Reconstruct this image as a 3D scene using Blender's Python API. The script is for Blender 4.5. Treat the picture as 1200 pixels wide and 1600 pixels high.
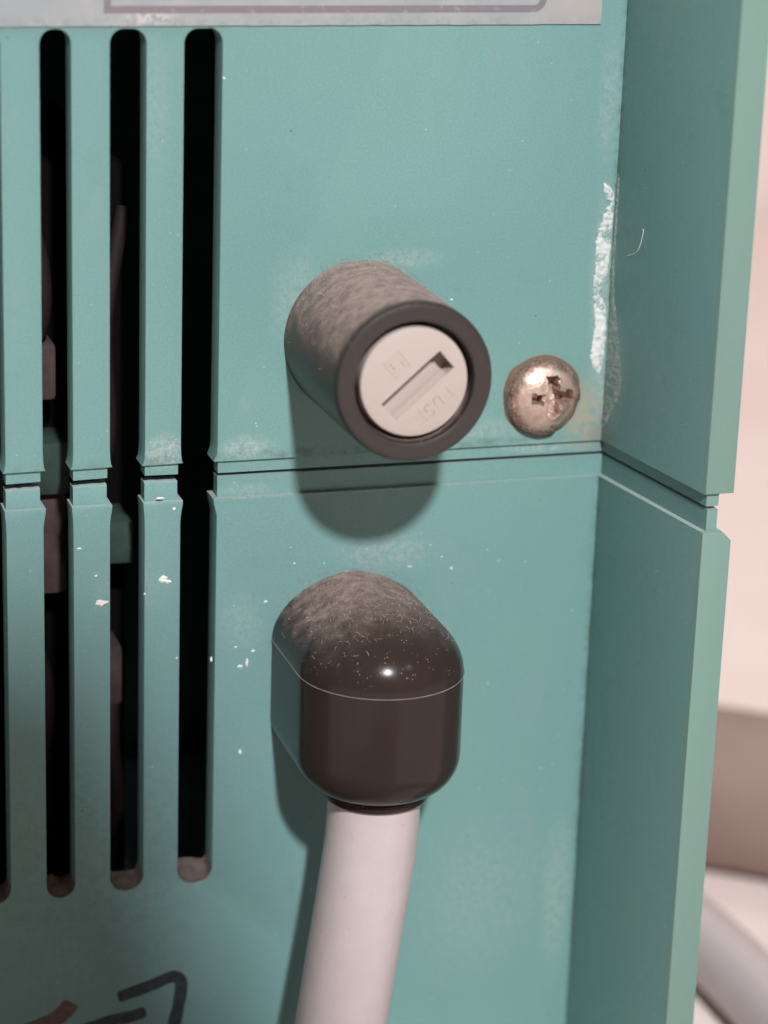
import bpy, bmesh, math, random
from mathutils import Vector, Matrix, noise
random.seed(7)
S = 0.001                                   # everything below is written in millimetres
for o in list(bpy.data.objects): bpy.data.objects.remove(o)
scn = bpy.context.scene
COL = scn.collection

# ------------------------------------------------------------------ camera
CAM = Vector((-67.20680, -210.05719, 65.84091))
RGT = Vector((0.95418999, -0.29744289, 0.03239117))
DWN = Vector((-0.06076960, -0.29866502, -0.95242126))
FWD = Vector((0.29296504, 0.90682244, -0.30305866))
FPX = 3941.58                               # focal length in photo pixels (1600 high)
cam = bpy.data.cameras.new('camera')
camo = bpy.data.objects.new('camera', cam); COL.objects.link(camo)
M = Matrix((RGT, -DWN, -FWD)).transposed().to_4x4(); M.translation = CAM * S
camo.matrix_world = M
cam.sensor_fit = 'VERTICAL'; cam.sensor_height = 24; cam.lens = 24 * FPX / 1600
cam.clip_start = 0.005; cam.clip_end = 20
cam.dof.use_dof = True; cam.dof.focus_distance = 0.224; cam.dof.aperture_fstop = 13
scn.camera = camo
def P(u, v, y=0.0):                         # photo pixel -> point on the plane y (mm)
    d = RGT * ((u - 600) / FPX) + DWN * ((v - 800) / FPX) + FWD
    return CAM + d * ((y - CAM.y) / d.y)

# ------------------------------------------------------------------ light
w = bpy.data.worlds.new('World'); scn.world = w; w.use_nodes = True
w.node_tree.nodes['Background'].inputs[0].default_value = (1.0, 0.72, 0.62, 1)
w.node_tree.nodes['Background'].inputs[1].default_value = 0.115
def lamp(name, kind, pos, target, energy, col, **kw):
    l = bpy.data.lights.new(name, kind); l.energy = energy; l.color = col
    for k, v in kw.items(): setattr(l, k, v)
    o = bpy.data.objects.new(name, l); COL.objects.link(o)
    o.location = Vector(pos) * S
    o.rotation_euler = (Vector(target) - Vector(pos)).to_track_quat('-Z', 'Y').to_euler()
    return o
LDIR = Vector((-0.086, -1.0, 0.776)).normalized()
KEY = Vector((0, 0, 5)) + LDIR * 1100
lamp('room_lamp', 'POINT', KEY, (0, 0, 0), 62.0, (0.965, 1.0, 1.0), shadow_soft_size=0.030)
lamp('left_room_lamp', 'AREA', (-900, -700, 900), (0, 0, 0), 0.2, (1, 0.93, 0.88), size=0.12)
lamp('right_room_lamp', 'AREA', (500, -800, 800), (0, 0, 0), 0.5, (1, 0.93, 0.88), size=0.12)
lamp('left_room_fill', 'AREA', (-1150, -560, 60), (0, 0, -20), 0.12, (1, 0.98, 0.92), shape='RECTANGLE', size=0.9, size_y=1.3)  # added area light standing in for the room's brightness on the left
lamp('right_room_fill', 'AREA', (620, -1080, 60), (0, 0, -20), 0.95, (1, 0.82, 0.76), shape='RECTANGLE', size=1.3, size_y=1.3)  # added area light: soft fill and the bright right-hand band on the relief
lamp('tabletop_fill', 'AREA', (-60, 410, 850), (150, 220, -75), 1.9, (1, 0.95, 0.93), size=0.35)  # unseen source added to brighten the tabletop, kept behind the panel plane
scn.view_settings.view_transform = 'Standard'; scn.view_settings.look = 'None'
scn.cycles.max_bounces = 5; scn.cycles.diffuse_bounces = 3; scn.cycles.glossy_bounces = 3; scn.cycles.caustics_reflective = False
scn.view_settings.exposure = 0; scn.view_settings.gamma = 1

# ------------------------------------------------------------------ node helpers
class NT:
    def __init__(s, name):
        s.m = bpy.data.materials.new(name); s.m.use_nodes = True
        s.t = s.m.node_tree; s.b = s.t.nodes['Principled BSDF']
        tc = s.n('ShaderNodeTexCoord'); mp = s.n('ShaderNodeMapping'); mp.inputs['Scale'].default_value = (1000,) * 3
        s.t.links.new(tc.outputs['Object'], mp.inputs[0]); s.co = mp.outputs[0]
    def n(s, k, **kw):
        x = s.t.nodes.new(k)
        for a, v in kw.items(): setattr(x, a, v)
        return x
    def put(s, sock, v):
        if isinstance(v, bpy.types.NodeSocket): s.t.links.new(v, sock)
        elif isinstance(v, (tuple, list)) and len(v) == 3 and sock.type == 'RGBA': sock.default_value = (*v, 1)
        else: sock.default_value = v
    def noise(s, scale, detail=3, rough=.55, co=None, dist=0):
        x = s.n('ShaderNodeTexNoise'); x.inputs['Scale'].default_value = scale; x.inputs['Detail'].default_value = detail
        x.inputs['Roughness'].default_value = rough; x.inputs['Distortion'].default_value = dist
        s.t.links.new(co or s.co, x.inputs['Vector']); return x.outputs['Fac']
    def vor(s, scale, rnd=1):
        x = s.n('ShaderNodeTexVoronoi'); x.inputs['Scale'].default_value = scale; x.inputs['Randomness'].default_value = rnd
        s.t.links.new(s.co, x.inputs['Vector']); return x.outputs['Distance']
    def stretch(s, sc):
        mp = s.n('ShaderNodeMapping'); mp.inputs['Scale'].default_value = sc; s.t.links.new(s.co, mp.inputs[0]); return mp.outputs[0]
    def ramp(s, v, lo, hi, a=0.0, b=1.0):
        x = s.n('ShaderNodeMapRange'); x.interpolation_type = 'SMOOTHSTEP'
        s.put(x.inputs[0], v)
        x.inputs[1].default_value = lo; x.inputs[2].default_value = hi; x.inputs[3].default_value = a; x.inputs[4].default_value = b
        return x.outputs[0]
    def math(s, op, a, b=0.0):
        x = s.n('ShaderNodeMath', operation=op); s.put(x.inputs[0], a); s.put(x.inputs[1], b); return x.outputs[0]
    def mix(s, f, a, b):
        x = s.n('ShaderNodeMix', data_type='RGBA'); s.put(x.inputs[0], f); s.put(x.inputs[6], a); s.put(x.inputs[7], b); return x.outputs[2]
    def blob(s, c, r):                      # soft ellipsoid mask round c (mm), radii r
        mp = s.n('ShaderNodeMapping', vector_type='TEXTURE'); mp.inputs['Location'].default_value = c; mp.inputs['Scale'].default_value = r
        s.t.links.new(s.co, mp.inputs[0])
        ln = s.n('ShaderNodeVectorMath', operation='LENGTH'); s.t.links.new(mp.outputs[0], ln.inputs[0])
        return s.ramp(ln.outputs['Value'], 0.15, 1.0, 1.0, 0.0)
    def normal_z(s):
        g = s.n('ShaderNodeNewGeometry'); sp = s.n('ShaderNodeSeparateXYZ'); s.t.links.new(g.outputs['Normal'], sp.inputs[0]); return sp.outputs
    def bump(s, h, dist, strength=1.0):
        x = s.n('ShaderNodeBump'); x.inputs['Strength'].default_value = strength; x.inputs['Distance'].default_value = dist * S
        s.put(x.inputs['Height'], h); s.t.links.new(x.outputs[0], s.b.inputs['Normal'])
    def set(s, **kw):
        for k, v in kw.items(): s.put(s.b.inputs[k.replace('_', ' ')], v)
        return s.m
    def pos(s):
        sp = s.n('ShaderNodeSeparateXYZ'); s.t.links.new(s.co, sp.inputs[0]); return sp.outputs

def mat_shell():
    s = NT('teal_plastic')
    big = s.noise(0.035, 2); fine = s.noise(4.5, 4, .7); med = s.noise(0.6, 4, .6)
    c = s.mix(s.ramp(big, .35, .65), (0.141, 0.287, 0.264), (0.139, 0.275, 0.277))
    c = s.mix(s.ramp(fine, .32, .68, 0, .5), c, (0.205, 0.340, 0.330))
    c = s.mix(s.ramp(med, .55, .85, 0, .18), c, (0.22, 0.33, 0.31))
    sm = s.ramp(s.noise(.22, 5, .65, co=s.stretch((1.0, 1.0, .35)), dist=.6), .52, .78, 0, .22)
    c = s.mix(sm, c, (0.235, 0.315, 0.305))
    gm = s.ramp(s.noise(.16, 5, .7), .56, .80, 0, .30)
    c = s.mix(gm, c, (0.105, 0.190, 0.175))
    # settled dust and chalky deposits: each mask has a shape of its own
    dn = s.ramp(s.noise(1.5, 6, .75), .38, .66)
    dn2 = s.ramp(s.noise(4.0, 6, .8), .45, .66)
    dust = None
    for cc, r, k in [((-19.9, 0, 2.6), (2.6, 2, 2.2), .95), ((-12.5, 0, 2.5), (3.5, 2, 1.6), .7), ((-12.3, 0, -1.6), (3.5, 2, .9), .45),
                     ((1.0, 0, -8.3), (6.5, 2, 2.8), .42), ((16.0, 0, 1.0), (6.0, 2, .9), .6), ((-8.5, 0, 16), (3, 2, 6), .30), ((1.5, 0, 19.2), (5.5, 2, 1.4), .40),
                     ((-12.5, 0, -14.0), (3.0, 2, 4.0), .25), ((-23.0, 0, -10.0), (5.0, 2, 4.0), .25), ((10.5, 0, 3.0), (5.5, 2, 1.6), .35),
                     ((22.3, -1.0, 8.0), (3.0, 3.6, 6.5), .75), ((20.9, 0, 17.0), (1.6, 1.2, 12), .55), ((20.6, 0, 33.0), (1.6, 1.5, 9), .30),
                     ((19.8, 0, -45.0), (2.4, 1.5, 12), .40), ((12.0, 0, -44.0), (10, 2, 12), .22), ((-21, 0, 33), (2, 2, 9), .2), ((-10.5, 0, -2.1), (28, 1.0, .35), .35)]:
        b = s.math('MULTIPLY', s.blob(cc, r), k)
        dust = b if dust is None else s.math('MAXIMUM', dust, b)
    dm = s.math('MULTIPLY', dust, s.math('ADD', s.math('MULTIPLY', dn, .6), s.math('MULTIPLY', dn2, .5)))
    c = s.mix(dm, c, (0.55, 0.53, 0.51))
    # grime packed along the seam and in the inside corner
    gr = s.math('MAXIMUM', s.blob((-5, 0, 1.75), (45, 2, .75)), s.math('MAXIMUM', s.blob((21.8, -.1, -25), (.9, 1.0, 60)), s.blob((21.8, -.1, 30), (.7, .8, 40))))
    gr = s.math('MAXIMUM', gr, s.math('MULTIPLY', s.blob((-26, 0, -38), (16, 2, 22)), .5))  # lower left darkened in the colour, deepening the phone's shadow there
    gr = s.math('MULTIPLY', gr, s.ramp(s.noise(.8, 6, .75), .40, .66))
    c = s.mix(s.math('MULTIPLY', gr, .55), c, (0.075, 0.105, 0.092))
    # rust bleeding from the screw
    ru = s.math('MULTIPLY', s.blob((19.8, 0, 4.0), (2.9, 1.5, 5.0)), s.ramp(s.noise(.9, 4), .3, .55))
    c = s.mix(s.math('MULTIPLY', ru, .75), c, (0.36, 0.30, 0.22))
    ru3 = s.math('MULTIPLY', s.blob((21.7, -.6, 1.8), (2.6, 3.2, 2.4)), s.ramp(s.noise(1.4, 4), .3, .6))
    c = s.mix(s.math('MULTIPLY', ru3, .55), c, (0.21, 0.17, 0.13))
    ru2 = s.math('MULTIPLY', s.blob((15.6, 0, 6.2), (5.4, 1.5, 5.6)), s.ramp(s.noise(1.6, 5, .7), .42, .66))
    c = s.mix(s.math('MULTIPLY', ru2, .45), c, (0.34, 0.24, 0.18))
    # stray specks, pale and dark
    def specks(sc, thr, gate):
        v = s.vor(sc); return s.math('MULTIPLY', s.ramp(v, thr * .5, thr, 1, 0), s.ramp(s.noise(gate, 2), .50, .62))
    c = s.mix(s.math('MULTIPLY', specks(.85, .085, .35), .5), c, (0.62, 0.60, 0.58))
    c = s.mix(s.math('MULTIPLY', specks(1.9, .11, .8), .40), c, (0.55, 0.55, 0.53))
    c = s.mix(s.math('MULTIPLY', specks(.48, .055, .2), .8), c, (0.03, 0.05, 0.045))
    # dust lying on ledges
    up = s.ramp(s.normal_z()[2], .55, .9); c = s.mix(s.math('MULTIPLY', up, .55), c, (0.50, 0.49, 0.47))
    c = s.mix(s.ramp(s.pos()[1], -17.2, -18.1, 0, .75), c, (0.175, 0.272, 0.230))   # handled, yellowed rim
    s.bump(s.math('ADD', s.noise(6, 3, .6), s.math('MULTIPLY', s.math('ADD', dm, s.noise(.12, 2)), 1.5)), .022, .8)
    return s.set(Base_Color=c, Roughness=s.ramp(s.noise(1.2, 4), .3, .7, .46, .62), Specular_IOR_Level=.38)
def mat_plain(name, col, rough, spec=.5, metal=0, var=.12, bump=0, scale=2.0):
    s = NT(name); n = s.noise(scale, 4, .6)
    c = s.mix(n, tuple(x * (1 - var) for x in col), tuple(min(1, x * (1 + var)) for x in col))
    if bump: s.bump(s.noise(scale * 3, 3), bump)
    return s.set(Base_Color=c, Roughness=rough, Specular_IOR_Level=spec, Metallic=metal)
def mat_dusty(name, col, dustcol, rough, lo, hi, amount, film, ylim=None, spec=.5, sx=(1, 1, 1)):
    s = NT(name); nz = s.normal_z()[2]
    gr = s.noise(7, 5, .8, co=s.stretch(sx)); md = s.noise(.7, 3)
    k = s.math('ADD', nz, s.math('MULTIPLY', s.math('SUBTRACT', md, .5), .9))
    k = s.ramp(k, lo, hi)
    if ylim: k = s.math('MULTIPLY', k, s.ramp(s.pos()[1], *ylim))
    k = s.math('MULTIPLY', k, s.ramp(gr, .38, .66, .55, 1.0))
    k = s.math('MULTIPLY', k, s.ramp(s.noise(.8, 6, .7), .34, .62, .55, 1.0))
    k = s.math('MULTIPLY', k, amount)
    sp = s.math('MULTIPLY', s.ramp(s.vor(3.0), .08, .17, 1, 0), s.ramp(nz, .12, .5, .0, .9))
    sp = s.math('MULTIPLY', sp, s.ramp(s.noise(.9, 2), .45, .6))
    k = s.math('MAXIMUM', s.math('MAXIMUM', k, sp), film)
    c = s.mix(k, col, dustcol)
    s.bump(s.math('MULTIPLY', gr, k), .06, .7)
    return s.set(Base_Color=c, Roughness=s.ramp(k, 0, .35, rough, .95), Specular_IOR_Level=spec)

MSH = mat_shell()
MFUSE = mat_dusty('fuse_body_plastic', (0.026, 0.020, 0.019), (0.56, 0.40, 0.355), .42, -.30, .95, 1.0, .02, ylim=(-16.05, -14.6))
MCAP = mat_plain('cream_cap_plastic', (0.475, 0.392, 0.362), .48, .4, var=.05, bump=.004, scale=3)
MBORE = mat_plain('dark_bore', (0.012, 0.009, 0.009), .6)
MREL = mat_dusty('relief_plastic', (0.034, 0.0225, 0.0195), (0.50, 0.36, 0.315), .20, .38, 1.08, .95, .0, ylim=(-15.5, -5.0), spec=.17, sx=(.5, .5, 1.6))
MLINE = mat_plain('dusty_mould_line', (0.22, 0.19, 0.175), .7)
def mat_cable():
    s = NT('grey_cable'); c = s.mix(s.noise(.5, 4), (0.48, 0.405, 0.408), (0.565, 0.48, 0.482))
    c = s.mix(s.math('MULTIPLY', s.ramp(s.vor(.6), .04, .09, 1, 0), .5), c, (.38, .31, .30))
    c = s.mix(s.ramp(s.noise(.18, 5, .7, co=s.stretch((1, 1, .3))), .54, .74, 0, .35), c, (.42, .345, .335))
    s.bump(s.math('ADD', s.noise(2.5, 3), s.noise(.35, 3)), .02)
    return s.set(Base_Color=c, Roughness=.36, Specular_IOR_Level=.45)
MCAB = mat_cable()
def mat_screw():
    s = NT('corroded_screw'); n = s.noise(.9, 5, .65); n2 = s.noise(3.5, 5, .7)
    c = s.mix(s.ramp(n, .42, .68), (0.70, 0.52, 0.44), (0.46, 0.30, 0.24))
    c = s.mix(s.math('MULTIPLY', s.ramp(n2, .60, .72), .6), c, (0.17, 0.10, 0.08))
    rim = s.blob((15.55, -1.6, 5.95), (3.6, 9, 3.6))
    c = s.mix(s.math('MULTIPLY', s.ramp(rim, .25, .02), s.ramp(n2, .35, .55)), c, (0.26, 0.155, 0.12))
    s.bump(s.math('ADD', n, s.math('MULTIPLY', n2, .5)), .05, .7)
    return s.set(Base_Color=c, Metallic=s.ramp(n, .4, .66, .85, .4), Roughness=s.ramp(n2, .35, .7, .34, .6))
MSCR = mat_screw()
def mat_label():
    s = NT('label_film'); n = s.noise(.35, 4); p = s.pos()
    c = s.mix(s.ramp(n, .35, .7), (0.295, 0.312, 0.328), (0.345, 0.345, 0.350))
    edge = s.math('MULTIPLY', s.ramp(p[2], 39.9, 41.2, 1, 0), s.ramp(s.noise(1.1, 5, .7), .46, .62))
    c = s.mix(s.math('MULTIPLY', edge, .7), c, (0.24, 0.27, 0.26))
    chip = s.math('MULTIPLY', s.blob((-21.5, 0, 40.6), (3.0, 2, 1.1)), s.ramp(s.noise(1.5, 4), .42, .5))
    c = s.mix(chip, c, (0.50, 0.46, 0.45))
    c = s.mix(s.math('MULTIPLY', s.blob((17.5, 0, 43), (6, 2, 5)), .7), c, (0.42, 0.36, 0.335))
    s.bump(s.noise(.8, 4), .04)
    return s.set(Base_Color=c, Roughness=.42)
MLAB = mat_label()
def mat_border():
    s = NT('border_ink'); k = s.math('MULTIPLY', s.ramp(s.noise(1.3, 5, .7), .56, .66), .6)
    return s.set(Base_Color=s.mix(k, (0.20, 0.165, 0.185), (0.31, 0.30, 0.31)), Roughness=.5)
MBOR = mat_border()
def mat_ink(name, a, b):
    s = NT(name); k = s.ramp(s.noise(1.6, 4), .35, .7)
    return s.set(Base_Color=s.mix(k, a, b), Roughness=.5)
MINK = mat_ink('black_marker', (0.012, 0.022, 0.026), (0.034, 0.058, 0.062))
MRED = mat_ink('red_brown_marker', (0.10, 0.055, 0.048), (0.12, 0.09, 0.075))
def mat_crust():
    s = NT('chalky_crust'); n = s.math('ADD', s.math('MULTIPLY', s.noise(3.4, 6, .75, dist=.8), .5), s.math('MULTIPLY', s.noise(.55, 3), .5))
    c = s.mix(s.ramp(n, .41, .53), (0.20, 0.31, 0.30), (0.66, 0.66, 0.65)); s.bump(n, .12)
    return s.set(Base_Color=c, Roughness=.75)
MCRU = mat_crust()
MFLK = mat_plain('white_fleck', (0.78, 0.77, 0.74), .7)
MFIB = mat_plain('lint_fibre', (0.46, 0.41, 0.38), .9, spec=.2)
MDUST = mat_plain('felted_dust', (0.235, 0.185, 0.17), .95, spec=.1, var=.35, bump=.25, scale=2.5)

# ------------------------------------------------------------------ mesh helpers
def link(name, bm, mat, parent=None, smooth=None):
    me = bpy.data.meshes.new(name); bm.normal_update()
    bmesh.ops.scale(bm, vec=(S, S, S), verts=bm.verts); bm.to_mesh(me); bm.free()
    me.materials.append(mat)
    o = bpy.data.objects.new(name, me); COL.objects.link(o)
    if parent: adopt(o, parent)
    if smooth is not None:
        for p in me.polygons: p.use_smooth = True
        me.set_sharp_from_angle(angle=math.radians(smooth))
    return o
def adopt(o, parent):
    o.parent = parent
    # an Empty parent is only moved; a mesh parent sits at the world origin
    o.matrix_parent_inverse = Matrix.Translation(-parent.location)
def empty(name, loc, label, cat):
    o = bpy.data.objects.new(name, None); COL.objects.link(o); o.location = Vector(loc) * S
    o.empty_display_size = .01; o['label'] = label; o['category'] = cat; return o
def prism_xz(bm, poly, y0, y1):             # poly in (x,z), front face at y0
    f = [bm.verts.new((x, y0, z)) for x, z in poly]; b = [bm.verts.new((x, y1, z)) for x, z in poly]
    return _prism(bm, f, b)
def prism_xy(bm, poly, z0, z1):
    f = [bm.verts.new((x, y, z0)) for x, y in poly]; b = [bm.verts.new((x, y, z1)) for x, y in poly]
    return _prism(bm, f, b)
def _prism(bm, f, b):
    fs = [bm.faces.new(f), bm.faces.new(list(reversed(b)))]
    n = len(f)
    for i in range(n): fs.append(bm.faces.new([f[(i + 1) % n], f[i], b[i], b[(i + 1) % n]]))
    bmesh.ops.recalc_face_normals(bm, faces=fs)
    return fs
def bevel(bm, test, off, seg=2):
    es = [e for e in bm.edges if test(e.verts[0].co, e.verts[1].co)]
    if es: bmesh.ops.bevel(bm, geom=es, offset=off, segments=seg, profile=.5, affect='EDGES', clamp_overlap=True)
def box(bm, x0, x1, y0, y1, z0, z1):
    return prism_xz(bm, [(x0, z0), (x1, z0), (x1, z1), (x0, z1)], y0, y1)
def tube(bm, pts, r, seg=12, cap=True):
    rings = []; n = len(pts); pts = [Vector(p) for p in pts]
    nrm = None
    for i in range(n):
        t = (pts[min(i + 1, n - 1)] - pts[max(i - 1, 0)]).normalized()
        if nrm is None: nrm = t.orthogonal().normalized()
        nrm = (nrm - t * nrm.dot(t)).normalized(); bn = t.cross(nrm)
        rr = r[i] if isinstance(r, (list, tuple)) else r
        rings.append([bm.verts.new(pts[i] + (nrm * math.cos(a) + bn * math.sin(a)) * rr) for a in [2 * math.pi * k / seg for k in range(seg)]])
    fs = []
    for a, b in zip(rings, rings[1:]):
        for k in range(seg): fs.append(bm.faces.new([a[k], a[(k + 1) % seg], b[(k + 1) % seg], b[k]]))
    if cap: fs.append(bm.faces.new(list(reversed(rings[0])))); fs.append(bm.faces.new(rings[-1]))
    return fs
def lathe_y(bm, prof, cx, cz, seg=96):      # prof: (radius, y)
    rings = []
    for r, y in prof:
        rings.append([bm.verts.new((cx + r * math.cos(2 * math.pi * k / seg), y, cz + r * math.sin(2 * math.pi * k / seg))) for k in range(seg)] if r > 1e-6 else [bm.verts.new((cx, y, cz))])
    for a, b in zip(rings, rings[1:]):
        for k in range(seg):
            k2 = (k + 1) % seg
            if len(b) == 1: bm.faces.new([a[k], a[k2], b[0]])
            elif len(a) == 1: bm.faces.new([a[0], b[k2], b[k]])
            else: bm.faces.new([a[k], a[k2], b[k2], b[k]])
    bmesh.ops.recalc_face_normals(bm, faces=bm.faces)
def smoothpath(pts, sub=10):
    pts = [Vector(p) for p in pts]; out = []
    for i in range(len(pts) - 1):
        p0 = pts[max(i - 1, 0)]; p1 = pts[i]; p2 = pts[i + 1]; p3 = pts[min(i + 2, len(pts) - 1)]
        for k in range(sub):
            t = k / sub
            out.append(.5 * ((2 * p1) + (p2 - p0) * t + (2 * p0 - 5 * p1 + 4 * p2 - p3) * t * t + (3 * p1 - p0 - 3 * p2 + p3) * t ** 3))
    out.append(pts[-1]); return out

# ------------------------------------------------------------------ the setting
ZT = -75.0
def mat_table():
    s = NT('pale_tabletop'); n = s.noise(.012, 3)
    c = s.mix(s.ramp(n, .35, .65), (0.82, 0.67, 0.63), (0.86, 0.72, 0.685))
    c = s.mix(s.ramp(s.noise(.3, 4), .5, .8, 0, .2), c, (0.66, 0.52, 0.49))
    return s.set(Base_Color=c, Roughness=.6)
MTAB = mat_table()
bm = bmesh.new(); box(bm, -500, 800, -420, 462, ZT - 20, ZT)
t = link('tabletop', bm, MTAB); t['kind'] = 'structure'
bm = bmesh.new(); box(bm, -600, 1100, 465, 490, ZT - 20, 500)
t = link('back_wall', bm, MTAB); t['kind'] = 'structure'

# ------------------------------------------------------------------ the case
ZUP, ZLO, ZST, ZSB = 1.37, -2.12, 39.68, -39.98
W, F_, O_, LY = 21.72, 24.23, 26.99, -18.18
ZTOP, ZBOT, YB, XL = 96.0, ZT, 108.0, -95.0
SLOTS = [(-37.3, -34.07), (-30.80, -28.13), (-24.86, -21.71), (-18.47, -15.15)]
TH = 2.6
case = empty('equipment_case', (-34, 45, ZT), 'teal moulded equipment case with vertical vent slots and a stepped seam', 'equipment case')
def arc(cx, cz, r, a0, a1, n=6):
    return [(cx + r * math.cos(math.radians(a0 + (a1 - a0) * k / n)), cz + r * math.sin(math.radians(a0 + (a1 - a0) * k / n))) for k in range(n + 1)]
RT = 1.25
def front_edges(zbutt):
    return lambda a, b: abs(a.y) < 1e-6 and abs(b.y) < 1e-6 and not (abs(a.z - zbutt) < 1e-4 and abs(b.z - zbutt) < 1e-4) and abs(a.z) < 90 and abs(b.z) < 74 and max(a.x, b.x) < W and min(a.x, b.x) > XL + .01
# --- upper shell
xa, xd = SLOTS[0][0], SLOTS[-1][1]
bm = bmesh.new()
poly = [(XL, ZUP), (xa + .3, ZUP), (xa + .05, ZUP + 1), (xa, ZUP + 2.2)] + list(reversed(arc(xa + RT, ZST - RT, RT, 90, 180))) \
     + arc(xd - RT, ZST - RT, RT, 90, 0) + [(xd, ZUP + 1.4), (xd - .04, ZUP + .8), (xd - .3, ZUP), (W + .5, ZUP), (W + .5, ZTOP), (XL, ZTOP)]
prism_xz(bm, poly, 0, TH)
bevel(bm, front_edges(ZST), .16)
def wall_plan(d_in, d_front, d_out):        # right wall: inner face, rim, outer side
    return [(W + d_in, 0.0), (F_ + d_in, LY + d_front), (O_ - d_out, LY + d_front), (O_ + .6 - d_out, YB - d_out), (24.6, YB - d_out), (24.2, 3.0), (W + .3 + d_in, 3.0)]
def wall_bev(zedge):
    return lambda a, b: (abs(a.y - LY) < 1e-5 and abs(b.y - LY) < 1e-5)
b2 = bmesh.new(); prism_xy(b2, wall_plan(0, 0, 0), ZUP - .003, ZTOP); bevel(b2, wall_bev(ZUP), .18)
me = bpy.data.meshes.new('t'); b2.to_mesh(me); bm.from_mesh(me); b2.free()
box(bm, XL - 2.8, XL, LY, YB, ZUP, ZTOP)
box(bm, XL, 24.9, YB - 2.5, YB - .01, ZUP, ZTOP - .01)
box(bm, XL - 2.8, O_ + .6, TH - .3, YB - .02, ZTOP - 2.6, ZTOP - .02)
upper = link('upper_shell', bm, MSH, case, 35)
# --- upper tongue
bm = bmesh.new()
dT = .34
prism_xy(bm, [(xd + .15, dT), (W + dT - .05, dT), (W + dT + .25, 1.9), (xd + .15, 1.9)], .19, ZUP + .3)
pl = wall_plan(dT, .45, 1.25); pl[0] = (W + dT, .0 + dT); prism_xy(bm, pl, .185, ZUP + .3)
link('seam_tongue', bm, MSH, upper, 35)
for (l0, l1), (r0, r1) in zip(SLOTS, SLOTS[1:]):
    x0, x1 = l1, r0
    j = lambda k=.05: random.uniform(-k, k)
    bm = bmesh.new()
    poly = [(x0 - .22 + j(), ZUP + j(.04)), (x1 + .22 + j(), ZUP + .02), (x1 + .10, ZUP + .3), (x1 + .04, ZUP + .8), (x1, ZUP + 1.5)]
    rr = min(RT, (r1 - r0) / 2 - .03); rl = min(RT, (l1 - l0) / 2 - .03)
    poly += [(x1 + rr - rr * math.cos(a), ZST - rr + rr * math.sin(a)) for a in [math.pi / 2 * k / 6 for k in range(7)]]
    poly += list(reversed([(x0 - rl + rl * math.cos(a), ZST - rl + rl * math.sin(a)) for a in [math.pi / 2 * k / 6 for k in range(7)]]))
    poly += [(x0, ZUP + 1.5), (x0 - .04, ZUP + .8), (x0 - .10, ZUP + .3)]
    prism_xz(bm, poly, 0, TH); bevel(bm, front_edges(ZST), .16)
    prism_xz(bm, [(x0 + .05, .30 + j()), (x1 - .18, .34 + j()), (x1 - .18, ZUP + .3), (x0 + .05, ZUP + .3)], dT, 2.0)
    link('slat', bm, MSH, upper, 35)
# --- lower shell
bm = bmesh.new()
def slot_r(i): return (SLOTS[i][1] - SLOTS[i][0]) / 2 - .03
ra, rd = slot_r(0), slot_r(3)
poly = [(XL, ZLO), (XL, ZBOT), (W + .5, ZBOT), (W + .5, ZLO), (xd - .3, ZLO), (xd - .26, ZLO - .5), (xd, ZLO - 1.6)] \
     + [(xd - rd + rd * math.cos(a), ZSB + rd - rd * math.sin(a)) for a in [math.pi / 2 * k / 8 for k in range(9)]] \
     + [(xa + ra - ra * math.cos(a), ZSB + ra - ra * math.sin(a)) for a in [math.pi / 2 * k / 8 for k in range(8, -1, -1)]] + [(xa, ZLO - 1.6), (xa + .3, ZLO)]
prism_xz(bm, poly, 0, TH); bevel(bm, front_edges(ZSB), .16)
b2 = bmesh.new(); prism_xy(b2, wall_plan(0, 0, 0), ZBOT, ZLO + .003)
bevel(b2, lambda a, b: a.x > 25.5 and b.x > 25.5 and a.z > -3 and b.z > -3, .85, 1)
bevel(b2, lambda a, b: abs(a.y - LY) < 1e-5 and abs(b.y - LY) < 1e-5 and (a.x < 25 or b.x < 25), .18)
me = bpy.data.meshes.new('t'); b2.to_mesh(me); bm.from_mesh(me); b2.free()
box(bm, XL - 2.7, XL - .02, LY + .1, YB - .05, ZBOT, ZUP - .02)
box(bm, XL, 24.9, YB - 2.6, YB - .02, ZBOT + .01, ZUP - .02)
box(bm, XL - 2.8, O_ + .5, TH - .3, YB - .02, ZBOT + .02, ZBOT + 2.6)
lower = link('lower_shell', bm, MSH, case, 35)
bm = bmesh.new(); dL = .5
prism_xy(bm, [(xd + .15, dL), (W + dL - .05, dL), (W + dL + .25, 1.9), (xd + .15, 1.9)], ZLO - .3, -.17)
pl = wall_plan(dL, .5, 1.25); pl[0] = (W + dL, dL); prism_xy(bm, pl, ZLO - .3, -.165)
link('seam_lip', bm, MSH, lower, 35)
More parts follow.
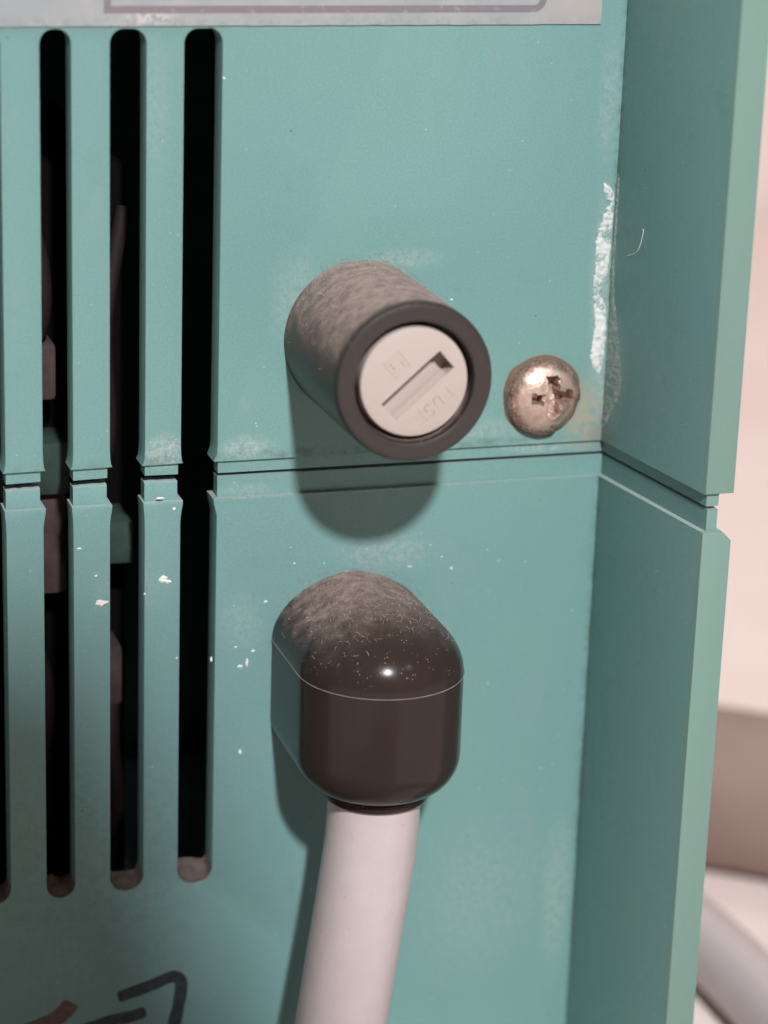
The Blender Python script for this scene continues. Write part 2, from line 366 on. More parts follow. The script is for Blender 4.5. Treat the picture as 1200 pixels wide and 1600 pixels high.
for i, ((l0, l1), (r0, r1)) in enumerate(zip(SLOTS, SLOTS[1:])):
    x0, x1 = l1, r0
    bm = bmesh.new(); rr, rl = slot_r(i + 1), slot_r(i)
    poly = [(x1 + .26 + j(), ZLO + j(.04)), (x0 - .12, ZLO), (x0 - .12, ZLO - .3), (x0 - .04, ZLO - 1.1), (x0, ZLO - 2.4)]
    poly += [(x0 - rl + rl * math.cos(a), ZSB + rl - rl * math.sin(a)) for a in [math.pi / 2 * k / 8 for k in range(9)]]
    poly += [(x1 + rr - rr * math.cos(a), ZSB + rr - rr * math.sin(a)) for a in [math.pi / 2 * k / 8 for k in range(8, -1, -1)]]
    poly += [(x1, ZLO - 1.9), (x1 + .06, ZLO - 1.2), (x1 + .20, ZLO - .4)]
    prism_xz(bm, poly, 0, TH); bevel(bm, front_edges(ZSB), .16)
    # recessed lip with an uneven, slightly melted top edge
    top = [(x1 - .2 - (x1 - x0 - .26) * k / 7, -.36 + random.uniform(-.07, .07)) for k in range(8)]
    prism_xz(bm, [(x0 + .06, ZLO - .3), (x1 - .2, ZLO - .3)] + top, dL, 2.0)
    bevel(bm, lambda a, b: abs(a.y - dL) < 1e-5 and abs(b.y - dL) < 1e-5 and a.z > -.7 and b.z > -.7, .14)
    link('slat', bm, MSH, lower, 35)

# --- label plate across the top
bm = bmesh.new(); LT = -.16
pts = []; n = 60
for k in range(n + 1):
    x = -60 + (19.25 + 60) * k / n
    pts.append((x, 39.90 + (.07 * noise.noise(Vector((x * .9, 3, 0))) if x < 17 else 0)))
prism_xz(bm, pts + [(19.35, 70), (-60, 70)], LT, -.002)
lab = link('rating_label', bm, MLAB, case, 35)
lab['label'] = 'worn grey-white label plate with a faded mauve border line above the slots'
bm = bmesh.new()
x0, x1, zb, th = -25.4, 14.0, 40.95, .62
c1 = arc(x1 - 1.2, zb + 1.2, 1.2, -90, 0); c1i = arc(x1 - 1.2, zb + 1.2, 1.2 - th, -90, 0)
outer = [(x0, 68), (x0, zb)] + c1 + [(x1, 68)]
inner = [(x0 + th, 68), (x0 + th, zb + th)] + c1i + [(x1 - th, 68)]
prism_xz(bm, outer + list(reversed(inner)), LT - .012, LT + .01)
link('printed_border', bm, MBOR, lab)

# --- marker strokes (ink film on the lower shell)
def stroke(path, wd, mat, name, y=-.012):
    bm = bmesh.new(); pp = smoothpath([P(u, v) for u, v in path], 8); n = len(pp); L = []; R = []
    for i, p in enumerate(pp):
        t = (pp[min(i + 1, n - 1)] - pp[max(i - 1, 0)]).normalized(); nn = Vector((-t.z, 0, t.x))
        e = min(i, n - 1 - i); k = wd * (min(1, .55 + .22 * e)) * (1 + .10 * noise.noise(Vector((i * .35, wd, 1))))
        L.append((p.x + nn.x * k, p.z + nn.z * k)); R.append((p.x - nn.x * k, p.z - nn.z * k))
    for i in range(n - 1):
        q = [bm.verts.new((*((a[0], y, a[1])),)) for a in (L[i], L[i + 1], R[i + 1], R[i])]; bm.faces.new(q)
    bmesh.ops.remove_doubles(bm, verts=bm.verts, dist=1e-5)
    ext = bmesh.ops.extrude_face_region(bm, geom=bm.faces[:])
    for v in [g for g in ext['geom'] if isinstance(g, bmesh.types.BMVert)]: v.co.y += .009
    bmesh.ops.recalc_face_normals(bm, faces=bm.faces)
    return link(name, bm, mat, lower)
stroke([(184, 1558), (205, 1551), (240, 1538), (268, 1526), (281, 1530), (283, 1545), (279, 1570), (271, 1605), (262, 1650), (240, 1700)], .62, MINK, 'marker_stroke')['label'] = 'hooked black marker stroke'
stroke([(228, 1580), (205, 1588), (175, 1594), (140, 1606), (90, 1620)], .62, MINK, 'marker_stroke', -.022)
stroke([(112, 1566), (103, 1578), (88, 1592), (72, 1600), (40, 1612), (0, 1625)], .85, MRED, 'marker_stroke', -.016)['label'] = 'red-brown marker smudge'

# --- fuse holder
XF, ZF, LF, RF = -2.19, 12.22, -16.19, 6.9
bm = bmesh.new()
lathe_y(bm, [(7.02, .5), (7.02, -.2), (7.0, -1.0), (6.93, -15.3), (6.88, -15.85), (6.72, -16.1), (6.45, -16.19), (5.55, -16.17), (5.3, -16.08), (5.2, -15.8), (5.15, -13.9), (0, -13.9)], XF, ZF, 128)
fuse = link('fuse_holder', bm, MFUSE, case, 30); fuse['label'] = 'round dark brown fuse holder with dust along its top'
# cap with a wedge-shaped driver slot
YC = -15.95
bm = bmesh.new()
lathe_y(bm, [(0, -13.9), (4.55, -13.9), (4.74, -14.2), (4.74, YC + .22), (4.66, YC + .06), (4.48, YC), (0, YC)], XF, ZF, 128)
capo = link('fuse_cap', bm, MCAP, fuse, 35); capo['label'] = 'cream fuse cap with a diagonal driver slot and raised lettering'
a, b = P(596, 632, YC), P(687, 548, YC); cdir = (b - a); ln = cdir.length; cdir.normalize()
vdir = Vector((cdir.z, 0, -cdir.x))         # towards the lower right
bm = bmesh.new()
prof = [(0, -.5), (0.0, 1.5), (.42, 1.5), (.43, .30), (1.2, .40), (1.75, .66), (2.0, .02), (2.06, -.5)]
fs = [];  r0 = [bm.verts.new(a + vdir * v + Vector((0, d, 0))) for v, d in prof]
r1 = [bm.verts.new(a + cdir * ln + vdir * v + Vector((0, d, 0))) for v, d in prof]
_prism(bm, r0, r1)
cut = link('cutter', bm, MCAP)
bm = bmesh.new(); c0 = a + cdir * (ln - 1.2)
q = [c0 + vdir * .02, a + cdir * (ln - .8) + vdir * 2.02, a + cdir * (ln + .02) + vdir * 2.02, a + cdir * (ln + .02) + vdir * .02]
_prism(bm, [bm.verts.new(v + Vector((0, -.5, 0))) for v in q], [bm.verts.new(v + Vector((0, 1.85, 0))) for v in q])
cut2 = link('cutter', bm, MCAP)
md = capo.modifiers.new('pit', 'BOOLEAN'); md.operation = 'DIFFERENCE'; md.object = cut2; md.solver = 'EXACT'
md = capo.modifiers.new('slot', 'BOOLEAN'); md.operation = 'DIFFERENCE'; md.object = cut; md.solver = 'EXACT'
dg = bpy.context.evaluated_depsgraph_get(); dg.update()
nm = bpy.data.meshes.new_from_object(capo.evaluated_get(dg)); capo.modifiers.clear(); capo.data = nm; nm.name = 'fuse_cap'
bpy.data.objects.remove(cut); bpy.data.objects.remove(cut2)
for p in nm.polygons: p.use_smooth = True
nm.set_sharp_from_angle(angle=math.radians(25))
# raised marks: a boxed zigzag emblem and the word FUSE, read from the upper right downwards
tx = -cdir; ty = -Vector((tx.z * -1, 0, tx.x)) if False else Vector((cdir.z, 0, -cdir.x))
def raised(bm, o, pts, wd):
    for (p, q) in zip(pts, pts[1:]):
        A = o + tx * p[0] + ty * p[1]; B = o + tx * q[0] + ty * q[1]; t = (B - A).normalized(); nn = Vector((-t.z, 0, t.x)) * wd
        A = A - t * wd; B = B + t * wd
        vs = [bm.verts.new(v + Vector((0, YC - .055, 0))) for v in (A + nn * .6, B + nn * .6, B - nn * .6, A - nn * .6)]
        vb = [bm.verts.new(v + Vector((0, YC + .02, 0))) for v in (A + nn * 1.3, B + nn * 1.3, B - nn * 1.3, A - nn * 1.3)]
        _prism(bm, vs, vb)
bm = bmesh.new(); o = P(621, 570, YC); o.y = 0; h = .80
raised(bm, o, [(-h, -h), (h, -h), (h, h), (-h, h), (-h, -h)], .055)
raised(bm, o, [(.42, .42), (-.42, .42), (-.42, 0), (.42, 0), (.42, -.42), (-.42, -.42)], .07)
GL = {'F': [[(0, 0), (0, 1), (.6, 1)], [(0, .52), (.48, .52)]], 'U': [[(0, 1), (0, .2), (.18, 0), (.45, 0), (.62, .2), (.62, 1)]],
      'S': [[(.6, .85), (.45, 1), (.15, 1), (0, .82), (.05, .6), (.55, .42), (.62, .2), (.45, 0), (.15, 0), (0, .14)]], 'E': [[(.6, 0), (0, 0), (0, 1), (.6, 1)], [(0, .52), (.5, .52)]]}
o = P(697, 604, YC); o.y = 0
for i, ch in enumerate('FUSE'):
    for st in GL[ch]: raised(bm, o, [(i * 1.02 + x * .95, .05 + y * .95) for x, y in st], .06)
ang = [math.radians(k) for k in range(-95, -44, 3)]
cr = [Vector((XF + 4.05 * math.cos(k), 0, ZF + 4.05 * math.sin(k))) for k in ang]
for A, B in zip(cr, cr[1:]):
    d = .05; ra_ = Vector((A.x - XF, 0, A.z - ZF)).normalized() * d; rb_ = Vector((B.x - XF, 0, B.z - ZF)).normalized() * d
    _prism(bm, [bm.verts.new(v + Vector((0, YC - .03, 0))) for v in (A + ra_, B + rb_, B - rb_, A - ra_)], [bm.verts.new(v + Vector((0, YC + .02, 0))) for v in (A + 1.6 * ra_, B + 1.6 * rb_, B - 1.6 * rb_, A - 1.6 * ra_)])
link('raised_lettering', bm, MCAP, fuse)

# --- screw
XS, ZS, RS = 15.55, 5.95, 3.5
bm = bmesh.new(); NR, NTH = 52, 150; rings = []
arms = [(2, -.45, 2.1, .60, 1.7), (92, -.5, 2.0, .58, 1.7), (181, .95, 2.1, .52, 1.5), (180, -.1, 1.2, .36, .5), (268, .2, 1.9, .44, .75)]   # angle, start, end, half width, depth
def scr_h(x, z):
    r = math.hypot(x, z)
    hgt = .45 + 1.6 * math.sqrt(max(0, 1 - (r / 3.62) ** 2))
    nz_ = noise.noise(Vector((x * 1.3, z * 1.3, 4))); hgt += .03 * nz_ + .012 * noise.noise(Vector((x * 4, z * 4, 9)))
    dep = .0
    for ang_, s0_, L_, w_, d_ in arms:
        a_ = math.radians(ang_ + 4 * noise.noise(Vector((x * 2, z * 2, 1)))); x_, z_ = x - .45, z - .25; u = x_ * math.cos(a_) + z_ * math.sin(a_); v = abs(-x_ * math.sin(a_) + z_ * math.cos(a_))
        w2 = w_ * (1 + .5 * noise.noise(Vector((x * 2.2, z * 2.2, ang_))))
        if u > s0_:
            k = max(0, min(1, (w2 - v) / .09)) * max(0, min(1, (L_ - u) / .22)) * max(0, min(1, (u - s0_) / .15)); dep = max(dep, d_ * k)
    # torn flap of metal at the lower right
    a_ = math.radians(-38); u = x * math.cos(a_) + z * math.sin(a_); v = -x * math.sin(a_) + z * math.cos(a_)
    if .6 < u < 2.0 and abs(v) < 1.2: hgt += .22 * math.sin((u - .6) / 1.4 * math.pi) * math.cos(v / 1.2 * math.pi / 2) * (1 + noise.noise(Vector((x * 3, z * 3, 2))))
    if u > 2.0 + .25 * noise.noise(Vector((v * 2, 0, 5))) and abs(v) < 1.9: hgt -= .35 * min(1, (1.9 - abs(v)) / .3)
    return max(hgt - dep, .1)
for i in range(NR + 1):
    r = RS * i / NR
    if i == 0: rings.append([bm.verts.new((XS, -scr_h(0, 0), ZS))]); continue
    rings.append([bm.verts.new((XS + r * math.cos(2 * math.pi * k / NTH), -scr_h(r * math.cos(2 * math.pi * k / NTH), r * math.sin(2 * math.pi * k / NTH)), ZS + r * math.sin(2 * math.pi * k / NTH))) for k in range(NTH)])
rings.append([bm.verts.new((XS + 3.58 * math.cos(2 * math.pi * k / NTH), -.35, ZS + 3.58 * math.sin(2 * math.pi * k / NTH))) for k in range(NTH)])
rings.append([bm.verts.new((XS + 3.55 * math.cos(2 * math.pi * k / NTH), .2, ZS + 3.55 * math.sin(2 * math.pi * k / NTH))) for k in range(NTH)])
for a_, b_ in zip(rings, rings[1:]):
    for k in range(NTH):
        k2 = (k + 1) % NTH
        bm.faces.new([a_[0], b_[k2], b_[k]] if len(a_) == 1 else [a_[k], a_[k2], b_[k2], b_[k]])
bmesh.ops.recalc_face_normals(bm, faces=bm.faces)
scr = link('screw', bm, MSCR, case, 50); scr['label'] = 'corroded coppery dome-head cross screw with a chewed recess'
# rusty dust packed round the screw
bm = bmesh.new(); ri = []
for k in range(90):
    a_ = 2 * math.pi * k / 90; e = .24 + .40 * max(0, noise.noise(Vector((math.cos(a_) * 2, math.sin(a_) * 2, 7)))) + .12 * max(0, math.sin(a_))
    ri.append([bm.verts.new((XS + rr_ * math.cos(a_), y_, ZS + rr_ * math.sin(a_))) for rr_, y_ in ((3.5, -.30 - .4 * e), (3.5 + .55 * e, -.22 * (.4 + e)), (3.5 + 1.1 * e, .01))])
for k in range(90):
    p_, q_ = ri[k], ri[(k + 1) % 90]
    for m_ in range(2): bm.faces.new([p_[m_], p_[m_ + 1], q_[m_ + 1], q_[m_]])
MRUST = mat_plain('rust_dust', (0.20, 0.12, 0.09), .9, var=.4, bump=.15, scale=3)
link('rust_ring', bm, MRUST, scr, 60)

# --- chalky crust in the inner corner
def crust(name, left, right, zs, y_of, mat, hgt):
    bm = bmesh.new(); n = 160; m = 12; rows = []
    for i in range(n + 1):
        z = zs[0] + (zs[1] - zs[0]) * i / n
        l = left(z); r = right(z); row = []
        for k in range(m + 1):
            q = l + (r - l) * k / m; e = min(k, m - k) / (m / 2); e2 = min(1, min(i, n - i) / 5)
            hh = hgt * (min(1, e * 2.2) * e2) * (.35 + .9 * abs(noise.noise(Vector((q * 2.4, z * 2.4, hgt * 50)))) + .5 * noise.noise(Vector((q * 6, z * 6, 2)))) - .015 * (1 - e)
            row.append(bm.verts.new(y_of(q, z, hh)))
        rows.append(row)
    for a_, b_ in zip(rows, rows[1:]):
        for k in range(m): bm.faces.new([a_[k], a_[k + 1], b_[k + 1], b_[k]])
    bmesh.ops.recalc_face_normals(bm, faces=bm.faces)
    o = link(name, bm, mat, upper, 60)
    return o
def interp(tab):
    def f(z):
        for (z0, v0), (z1, v1) in zip(tab, tab[1:]):
            if z0 <= z <= z1: return v0 + (v1 - v0) * (z - z0) / (z1 - z0)
        return tab[0][1] if z < tab[0][0] else tab[-1][1]
    return f
tab = []
for u, v in [(934, 583), (926, 575), (922, 555), (926, 530), (930, 505), (927, 470), (927, 440), (930, 425), (930, 400), (931, 375), (938, 350), (946, 330), (953, 318), (945, 305), (943, 285)]:
    p = P(u, v); tab.append((p.z, p.x))
tab.sort(); lf = interp(tab)
tab2 = sorted([(P(u, v).z, P(u, v).x) for u, v in [(938, 583), (944, 560), (947, 520), (948, 480), (940, 462), (941, 445), (950, 425), (953, 400), (956, 370), (959, 330), (960, 300), (946, 285)]]); rf = interp(tab2)
c1 = crust('chalk_crust', lambda z: lf(z) + .22 * noise.noise(Vector((0, z * 2.5, 0))) + .2 * noise.noise(Vector((3, z * 6, 0))), lambda z: rf(z) + .15 * noise.noise(Vector((5, z * 2.2, 0))), (tab[0][0], tab[-1][0]), lambda q, z, h: (q, -h, z), MCRU, .17)
c1['label'] = 'white chalky crust in the inside corner'
wx = lambda y: W + (F_ - W) * (y / LY)
def wl(z): return .0
tw = interp([(2.6, .3), (4, 1.2), (6.5, 2.9), (8.2, 3.0), (10.5, 2.4), (13, 1.6), (15, .9), (18, .5), (26, .5), (27, .2)])
MHAZ = NT('grey_residue'); _s = MHAZ; _n = _s.noise(2.4, 6, .75)
_s.bump(_n, .2); MHAZ = _s.set(Base_Color=_s.mix(_s.ramp(_n, .38, .66), (0.135, 0.26, 0.235), (0.40, 0.40, 0.375)), Roughness=.6)
c2 = crust('chalk_crust', lambda z: .0, lambda z: -(tw(z) + .25 * noise.noise(Vector((9, z * 2, 0)))) - .05, (2.6, 26.5), lambda q, z, h: (wx(q) - h * .6 - .004, q, z), MHAZ, .20)

# --- flecks, scratches and a hair on the shells
def fleck(bm, c, rx, rz, h, n=13):
    ctr = bm.verts.new((c.x, -h * .8, c.z)); rg = []; mid = []
    for k in range(n):
        a_ = 2 * math.pi * k / n; q = random.uniform(.55, 1.2)
        rg.append(bm.verts.new((c.x + rx * q * math.cos(a_), -.004, c.z + rz * q * math.sin(a_))))
        m_ = random.uniform(.4, .8); mid.append(bm.verts.new((c.x + rx * q * m_ * math.cos(a_), -h * random.uniform(.45, 1.0), c.z + rz * q * m_ * math.sin(a_))))
    for k in range(n):
        k2 = (k + 1) % n
        bm.faces.new([ctr, mid[k], mid[k2]]); bm.faces.new([mid[k], rg[k], rg[k2], mid[k2]])
bm = bmesh.new()
for u, v, rx, rz, h in [(160, 942, .62, .36, .25), (254, 905, .5, .35, .12), (262, 908, .35, .2, .1), (375, 1041, .3, .12, .06), (386, 1035, .12, .35, .06), (395, 1017, .22, .1, .05), (368, 1011, .18, .08, .05),
                        (272, 795, .18, .18, .08), (250, 778, .45, .12, .06), (124, 857, .3, .1, .05), (150, 900, .15, .1, .05), (375, 1175, .15, .3, .04), (415, 940, .2, .12, .05),
                        (330, 1030, .1, .3, .05), (226, 928, .12, .12, .05), (276, 1028, .12, .12, .05), (460, 880, .12, .08, .05), (690, 870, .15, .06, .05), (705, 888, .1, .15, .05), (640, 885, .3, .05, .05),
                        (660, 470, .12, .12, .05), (705, 468, .15, .1, .05), (350, 122, .15, .1, .04)]:
    fleck(bm, P(u, v), rx, rz, h)
for k in range(45):
    u, v = random.choice([(random.gauss(280, 90), random.gauss(720, 30)), (random.gauss(620, 80), random.gauss(880, 25)), (random.uniform(350, 900), random.uniform(80, 1500)), (random.gauss(880, 30), random.gauss(1350, 160))])
    p = P(u, v)
    if p.x < xd + .5 and not any(l1 + .3 < p.x < r0 - .3 for (l0, l1), (r0, r1) in zip(SLOTS, SLOTS[1:])): continue
    if p.x > W - .5 or -2.3 < p.z < 1.6 or p.z > 39: continue
    q = random.uniform(.03, .07); fleck(bm, p, q * random.uniform(.7, 2.2), q, .05, 6)
fo = link('white_fleck', bm, MFLK, case); fo['kind'] = 'stuff'
def fibre(bm, pts, r): tube(bm, smoothpath(pts, 4), r, 4, False)
bm = bmesh.new()
hp = [(981, 400), (990, 397), (997, 392), (1002, 380), (1006, 362), (1005, 358)]
pts = []
for u, v in hp:                              # where the view ray meets the right wall
    d = RGT * ((u - 600) / FPX) + DWN * ((v - 800) / FPX) + FWD
    nrm = Vector((LY, -(F_ - W), 0)); k = nrm.dot(Vector((W, 0, 0)) - CAM) / nrm.dot(d); p = CAM + d * k; pts.append(p + Vector((-.06, 0, 0)))
fibre(bm, pts, .035); link('hair', bm, MFLK, upper)

# --- felted dust lying in the foot of every slot
for i, (l0, l1) in enumerate(SLOTS):
    bm = bmesh.new(); NX, NY = 14, 10; g = []
    hh = [.5, .9, .6, 1.25][i]; rr = slot_r(i); cx = (l0 + l1) / 2
    for a_ in range(NX + 1):
        row = []
        for b_ in range(NY + 1):
            x = l0 + .03 + (l1 - l0 - .06) * a_ / NX; y = .12 + 2.6 * b_ / NY
            zb_ = ZSB + rr - math.sqrt(max(0, rr * rr - (x - cx) ** 2))
            z = ZSB + .25 + hh * (b_ / NY) * (.9 + .5 * noise.noise(Vector((x * .9 + i * 7, y * .9, i)))) + .10 * noise.noise(Vector((x * 3, y * 3, i)))
            row.append(bm.verts.new((x, y, max(z, zb_ + .01))))
        g.append(row)
    for a_ in range(NX):
        for b_ in range(NY): bm.faces.new([g[a_][b_], g[a_ + 1][b_], g[a_ + 1][b_ + 1], g[a_][b_ + 1]])
    bmesh.ops.recalc_face_normals(bm, faces=bm.faces)
    o = link('felted_dust', bm, MDUST, lower, 60); o['kind'] = 'stuff'

# ------------------------------------------------------------------ power cord with its right-angle strain relief
XR, YR, RR, ZSM, HD, ZBB = -2.22, -9.2, 7.55, -16.0, 6.15, -27.3
DEX = 1.2
cord = empty('power_cord', (XR, YR, ZT), 'thick pinkish-grey power cord leaving the case through a glossy brown strain relief', 'power cord')
def u_ring(bm, w_, z, back=.3, n=40):
    pts = [(XR - w_, back)] + [(XR - w_, back + (YR - back) * k / 6) for k in range(1, 6)]
    pts += [(XR - w_ * math.cos(math.pi * k / n), YR - w_ * math.sin(math.pi * k / n)) for k in range(n + 1)]
    pts += [(XR + w_, YR + (back - YR) * k / 6) for k in range(1, 7)]
    return [bm.verts.new((x, y, z)) for x, y in pts]
bm = bmesh.new(); rings = []
cb = 3.4
for k in range(0, 9):
    t_ = math.pi / 2 * k / 8; rings.append(u_ring(bm, RR - cb + cb * math.sin(t_) if k else RR - cb, ZBB + 3.6 * (1 - math.cos(t_))))
rings.append(u_ring(bm, RR, ZSM - 4)); rings.append(u_ring(bm, RR, ZSM))
NDM = 22
for k in range(1, NDM + 1):
    t_ = math.pi / 2 * k / NDM * .995
    rings.append(u_ring(bm, RR * math.cos(t_) ** DEX, ZSM + HD * math.sin(t_)))
for a_, b_ in zip(rings, rings[1:]):
    for k in range(len(a_)): bm.faces.new([a_[k], a_[(k + 1) % len(a_)], b_[(k + 1) % len(a_)], b_[k]])
bm.faces.new(rings[0]); bm.faces.new(list(reversed(rings[-1])))
bmesh.ops.recalc_face_normals(bm, faces=bm.faces)
rel = link('strain_relief', bm, MREL, cord, 40); rel['label'] = 'glossy dark brown hooded strain relief with dust on its dome'
bm = bmesh.new()
pth = [(XR - RR - .02, -.05, ZSM)] + [(XR - RR - .02, YR * k / 5, ZSM) for k in range(1, 5)] + [(XR - (RR + .02) * math.cos(math.pi * k / 48), YR - (RR + .02) * math.sin(math.pi * k / 48), ZSM) for k in range(49)] + [(XR + RR + .02, YR * k / 5, ZSM) for k in range(4, -1, -1)]
tube(bm, pth, [.035 + .06 * abs(noise.noise(Vector((i * .31, 0, 0)))) for i in range(len(pth))], 6); link('mould_line', bm, MLINE, rel)
# collar
bm = bmesh.new()
def lathe_z(bm, prof, cx, cy, seg=64):
    rings = [[bm.verts.new((cx + r * math.cos(2 * math.pi * k / seg), cy + r * math.sin(2 * math.pi * k / seg), z)) for k in range(seg)] for r, z in prof]
    for a_, b_ in zip(rings, rings[1:]):
        for k in range(seg): bm.faces.new([a_[k], a_[(k + 1) % seg], b_[(k + 1) % seg], b_[k]])
    bmesh.ops.recalc_face_normals(bm, faces=bm.faces)
lathe_z(bm, [(5.0, ZBB + .9), (4.75, ZBB + .2), (4.75, ZBB - .05), (4.85, ZBB - .15), (4.85, ZBB - .65), (4.7, ZBB - .85), (4.3, ZBB - .9), (4.2, ZBB)], XR, YR)
link('collar', bm, MREL, rel, 40)
# cable: down to the table, round the right-hand side of the case and away behind it
RC = 4.25
zc = ZT + RC
path = [(XR - .15, YR, ZBB + 1), (XR - .45, YR - .3, ZBB - 6), (XR - 2.6, YR - 1.3, ZBB - 20), (XR - 5.2, YR - 4.5, ZBB - 33), (XR - 6.3, YR - 13, ZBB - 42), (XR - 2, -42, zc + .3), (10, -62, zc), (34, -60, zc), (48, -36, zc), (52.5, -5, zc), (53, 20, zc), (51.5, 40, zc), (48, 62, zc), (45, 90, zc), (44, 118, zc), (30, 140, zc), (-10, 150, zc)]
bm = bmesh.new(); tube(bm, smoothpath(path, 14), RC, 40); link('cable', bm, MCAB, cord, 60)
# lint caught on the dome and on the fuse holder
def lint(n, place, name, parent, lmin, lmax, r):
    bm = bmesh.new()
    for _ in range(n):
        c, nn = place()
        t = nn.orthogonal().normalized(); t.rotate(Matrix.Rotation(random.uniform(0, 6.28), 3, nn)); L_ = random.uniform(lmin, lmax)
        b_ = nn.cross(t); k = random.uniform(-.5, .5); lift = random.uniform(.02, .22)
        fibre(bm, [c - t * L_ * .5 + nn * .01, c + b_ * k * L_ * .3 + nn * lift, c + t * L_ * .5 + nn * random.uniform(.0, .3)], r * random.uniform(.6, 1.2))
    o = link(name, bm, MFIB, parent); o['kind'] = 'stuff'; return o
def on_dome():
    while True:
        t_ = math.radians(random.triangular(12, 88, 55)); w_ = RR * math.cos(t_) ** DEX; z = ZSM + HD * math.sin(t_)
        if random.random() < .55:
            s_ = random.choice((-1, 1)); y = random.uniform(YR, -.1); return Vector((XR + s_ * w_, y, z)), Vector((s_ * math.cos(t_), 0, math.sin(t_) * 1.1)).normalized()
        a_ = random.uniform(0, math.pi)
        if math.sin(a_) * w_ > 4.5 and random.random() < .75: continue
        return Vector((XR - w_ * math.cos(a_), YR - w_ * math.sin(a_), z)), Vector((-math.cos(a_) * math.cos(t_), -math.sin(a_) * math.cos(t_), math.sin(t_) * 1.1)).normalized()
lint(260, on_dome, 'lint', rel, .12, .5, .012)
def on_fuse():
    a_ = math.radians(random.gauss(95, 38)); y = -abs(random.triangular(0.05, 15, .2)); n_ = Vector((math.cos(a_), 0, math.sin(a_))); return Vector((XF, y, ZF)) + n_ * 6.97, n_
lint(220, on_fuse, 'lint', fuse, .1, .45, .011)
def on_panel():
    if random.random() < .55: a_ = math.radians(random.gauss(85, 40)); d = abs(random.gauss(0, .5)) + 7.0; return Vector((XF + d * math.cos(a_), -.02, ZF + d * math.sin(a_))), Vector((0, -1, 0))
    x = random.uniform(-8.5, 6.5); zt_ = ZSM + HD * math.sqrt(max(0, 1 - ((x - XR) / RR) ** 2)) if abs(x - XR) < RR else ZSM
    return Vector((x, -.02, zt_ + abs(random.gauss(0, .9)))), Vector((0, -1, 0))
lint(200, on_panel, 'lint', case, .15, .5, .011)

# ------------------------------------------------------------------ what shows through the slots
tr = empty('transformer', (-27, 22, ZT), 'dark transformer with a pinkish bobbin and green tape seen through the vent slots', 'transformer')
MCORE = mat_plain('dark_core', (0.004, 0.003, 0.003), .9, spec=.05, var=.4)
MBOB = mat_plain('pinkish_bobbin', (0.062, 0.041, 0.043), .8, spec=.1, var=.8, scale=.35)
MTAPE = mat_plain('green_tape', (0.036, 0.055, 0.047), .8, spec=.1, var=.7, scale=.35)
bm = bmesh.new(); box(bm, -44, -20.5, 14, 60, ZT + 2.6, 26); bevel(bm, lambda a, b: True, .6); link('core', bm, MCORE, tr, 35)
bm = bmesh.new(); box(bm, -33.0, -27.0, 9.5, 13.98, -13.5, -3.6); bevel(bm, lambda a, b: True, .3); link('bobbin_flange', bm, MBOB, tr, 35)
bm = bmesh.new(); box(bm, -34.0, -26.9, 8.4, 13.97, -3.55, 1.4); bevel(bm, lambda a, b: True, .3); link('green_tape', bm, MTAPE, tr, 35)
bm = bmesh.new(); box(bm, -27.0, -21.0, 8.0, 13.96, -10.5, -6.4); bevel(bm, lambda a, b: True, .3); link('green_tape', bm, MTAPE, tr, 35)
bm = bmesh.new(); box(bm, -26.3, -21.8, 9.0, 13.95, -25, -19); bevel(bm, lambda a, b: True, .5); link('bobbin_flange', bm, MBOB, tr, 35)
bm = bmesh.new(); box(bm, -33.0, -27.9, 9.0, 13.95, 5.2, 10.5); bevel(bm, lambda a, b: True, .5); link('bobbin_flange', bm, MBOB, tr, 35)

MWIRE = mat_plain('dull_wire', (0.016, 0.010, 0.010), .7, spec=.15)
for pts in ([(-33, 11, 30), (-29.6, 9.5, 20), (-29.2, 9, 13), (-31, 11, 8)], [(-21, 13, 22), (-23.4, 9.5, 12), (-23.2, 9, 2), (-24.5, 10, -5)], [(-22.2, 12, -22), (-23.0, 8.5, -28), (-22.4, 9.5, -36), (-24, 13, -42)], [(-32, 12, -14), (-29.4, 8.5, -21), (-29.8, 9, -30), (-32, 13, -36)]):
    bm = bmesh.new(); tube(bm, smoothpath(pts, 8), .75, 12); link('lead_wire', bm, MWIRE, tr, 60)

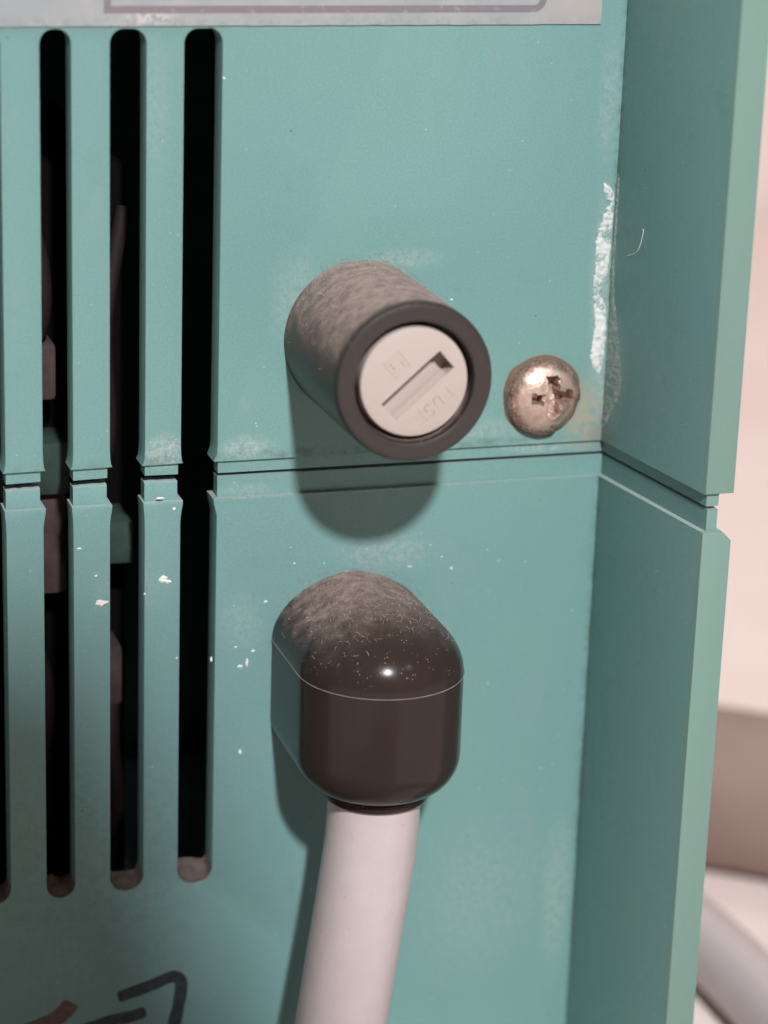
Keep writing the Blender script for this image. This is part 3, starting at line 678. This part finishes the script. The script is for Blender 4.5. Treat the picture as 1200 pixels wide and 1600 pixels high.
# ------------------------------------------------------------------ blurred bar on the table to the right
def mat_bar():
    s = NT('taupe_bar'); c = s.mix(s.noise(.12, 3), (0.25, 0.168, 0.143), (0.315, 0.22, 0.19)); return s.set(Base_Color=c, Roughness=.55)
bar = empty('round_bar', (80, 60, ZT), 'blurred taupe round bar lying on the pale tabletop beside the case', 'bar')
A = Vector((44, 78, ZT + 10.3)); D = Vector((.80, -.60, 0)); MB_ = mat_bar()
bm = bmesh.new(); LB = 130
tube(bm, [A + D * t_ for t_ in (0, .6, 1.5, LB - 1.5, LB - .6, LB)], [9.2, 10, 10.3, 10.3, 10, 9.2], 40); link('bar_body', bm, MB_, bar, 40)
MEND = mat_plain('dark_end_cap', (.05, .04, .04), .5)
for t_ in (-2.0, LB - .02):
    bm = bmesh.new(); tube(bm, [A + D * (t_ + q) for q in (0, .5, 1.6, 2.0)], [7.5, 8.6, 8.9, 8.9], 32); link('end_cap', bm, MEND, bar, 40)

# ------------------------------------------------------------------ the phone held up behind the viewpoint: it shades the lower left of the case
PC = CAM - FWD * 32
def on_phone(p): d = p - KEY; return KEY + d * ((PC - KEY).dot(FWD) / d.dot(FWD))
q0, q1 = on_phone(P(160, 870)), on_phone(P(345, 1430))
dn = (q1 - q0).normalized(); lf_ = FWD.cross(dn).normalized()
if lf_.x > 0: lf_ = -lf_
ph = empty('smartphone', q0 + dn * 75 + lf_ * 36, 'dark smartphone held up facing the case', 'phone')
def phone_slab(w0, w1, l0, l1, r, f0, f1):
    bm = bmesh.new(); out = []
    for cx, cy, a0 in ((w1 - r, l0 + r, -90), (w1 - r, l1 - r, 0), (w0 + r, l1 - r, 90), (w0 + r, l0 + r, 180)):
        for k in range(7):
            a_ = math.radians(a0 + 15 * k); out.append(q0 + lf_ * (cx + r * math.cos(a_)) + dn * (cy + r * math.sin(a_)))
    _prism(bm, [bm.verts.new(v - FWD * f0) for v in out], [bm.verts.new(v - FWD * f1) for v in out]); return bm
MPH = mat_plain('phone_case', (.03, .03, .032), .4); MGL = mat_plain('phone_glass', (.008, .008, .01), .1)
link('phone_body', phone_slab(0, 74, 0, 155, 9, 0, 8), MPH, ph, 40)
link('phone_screen', phone_slab(3, 71, 3, 152, 9, 8.01, 8.4), MGL, ph, 40)
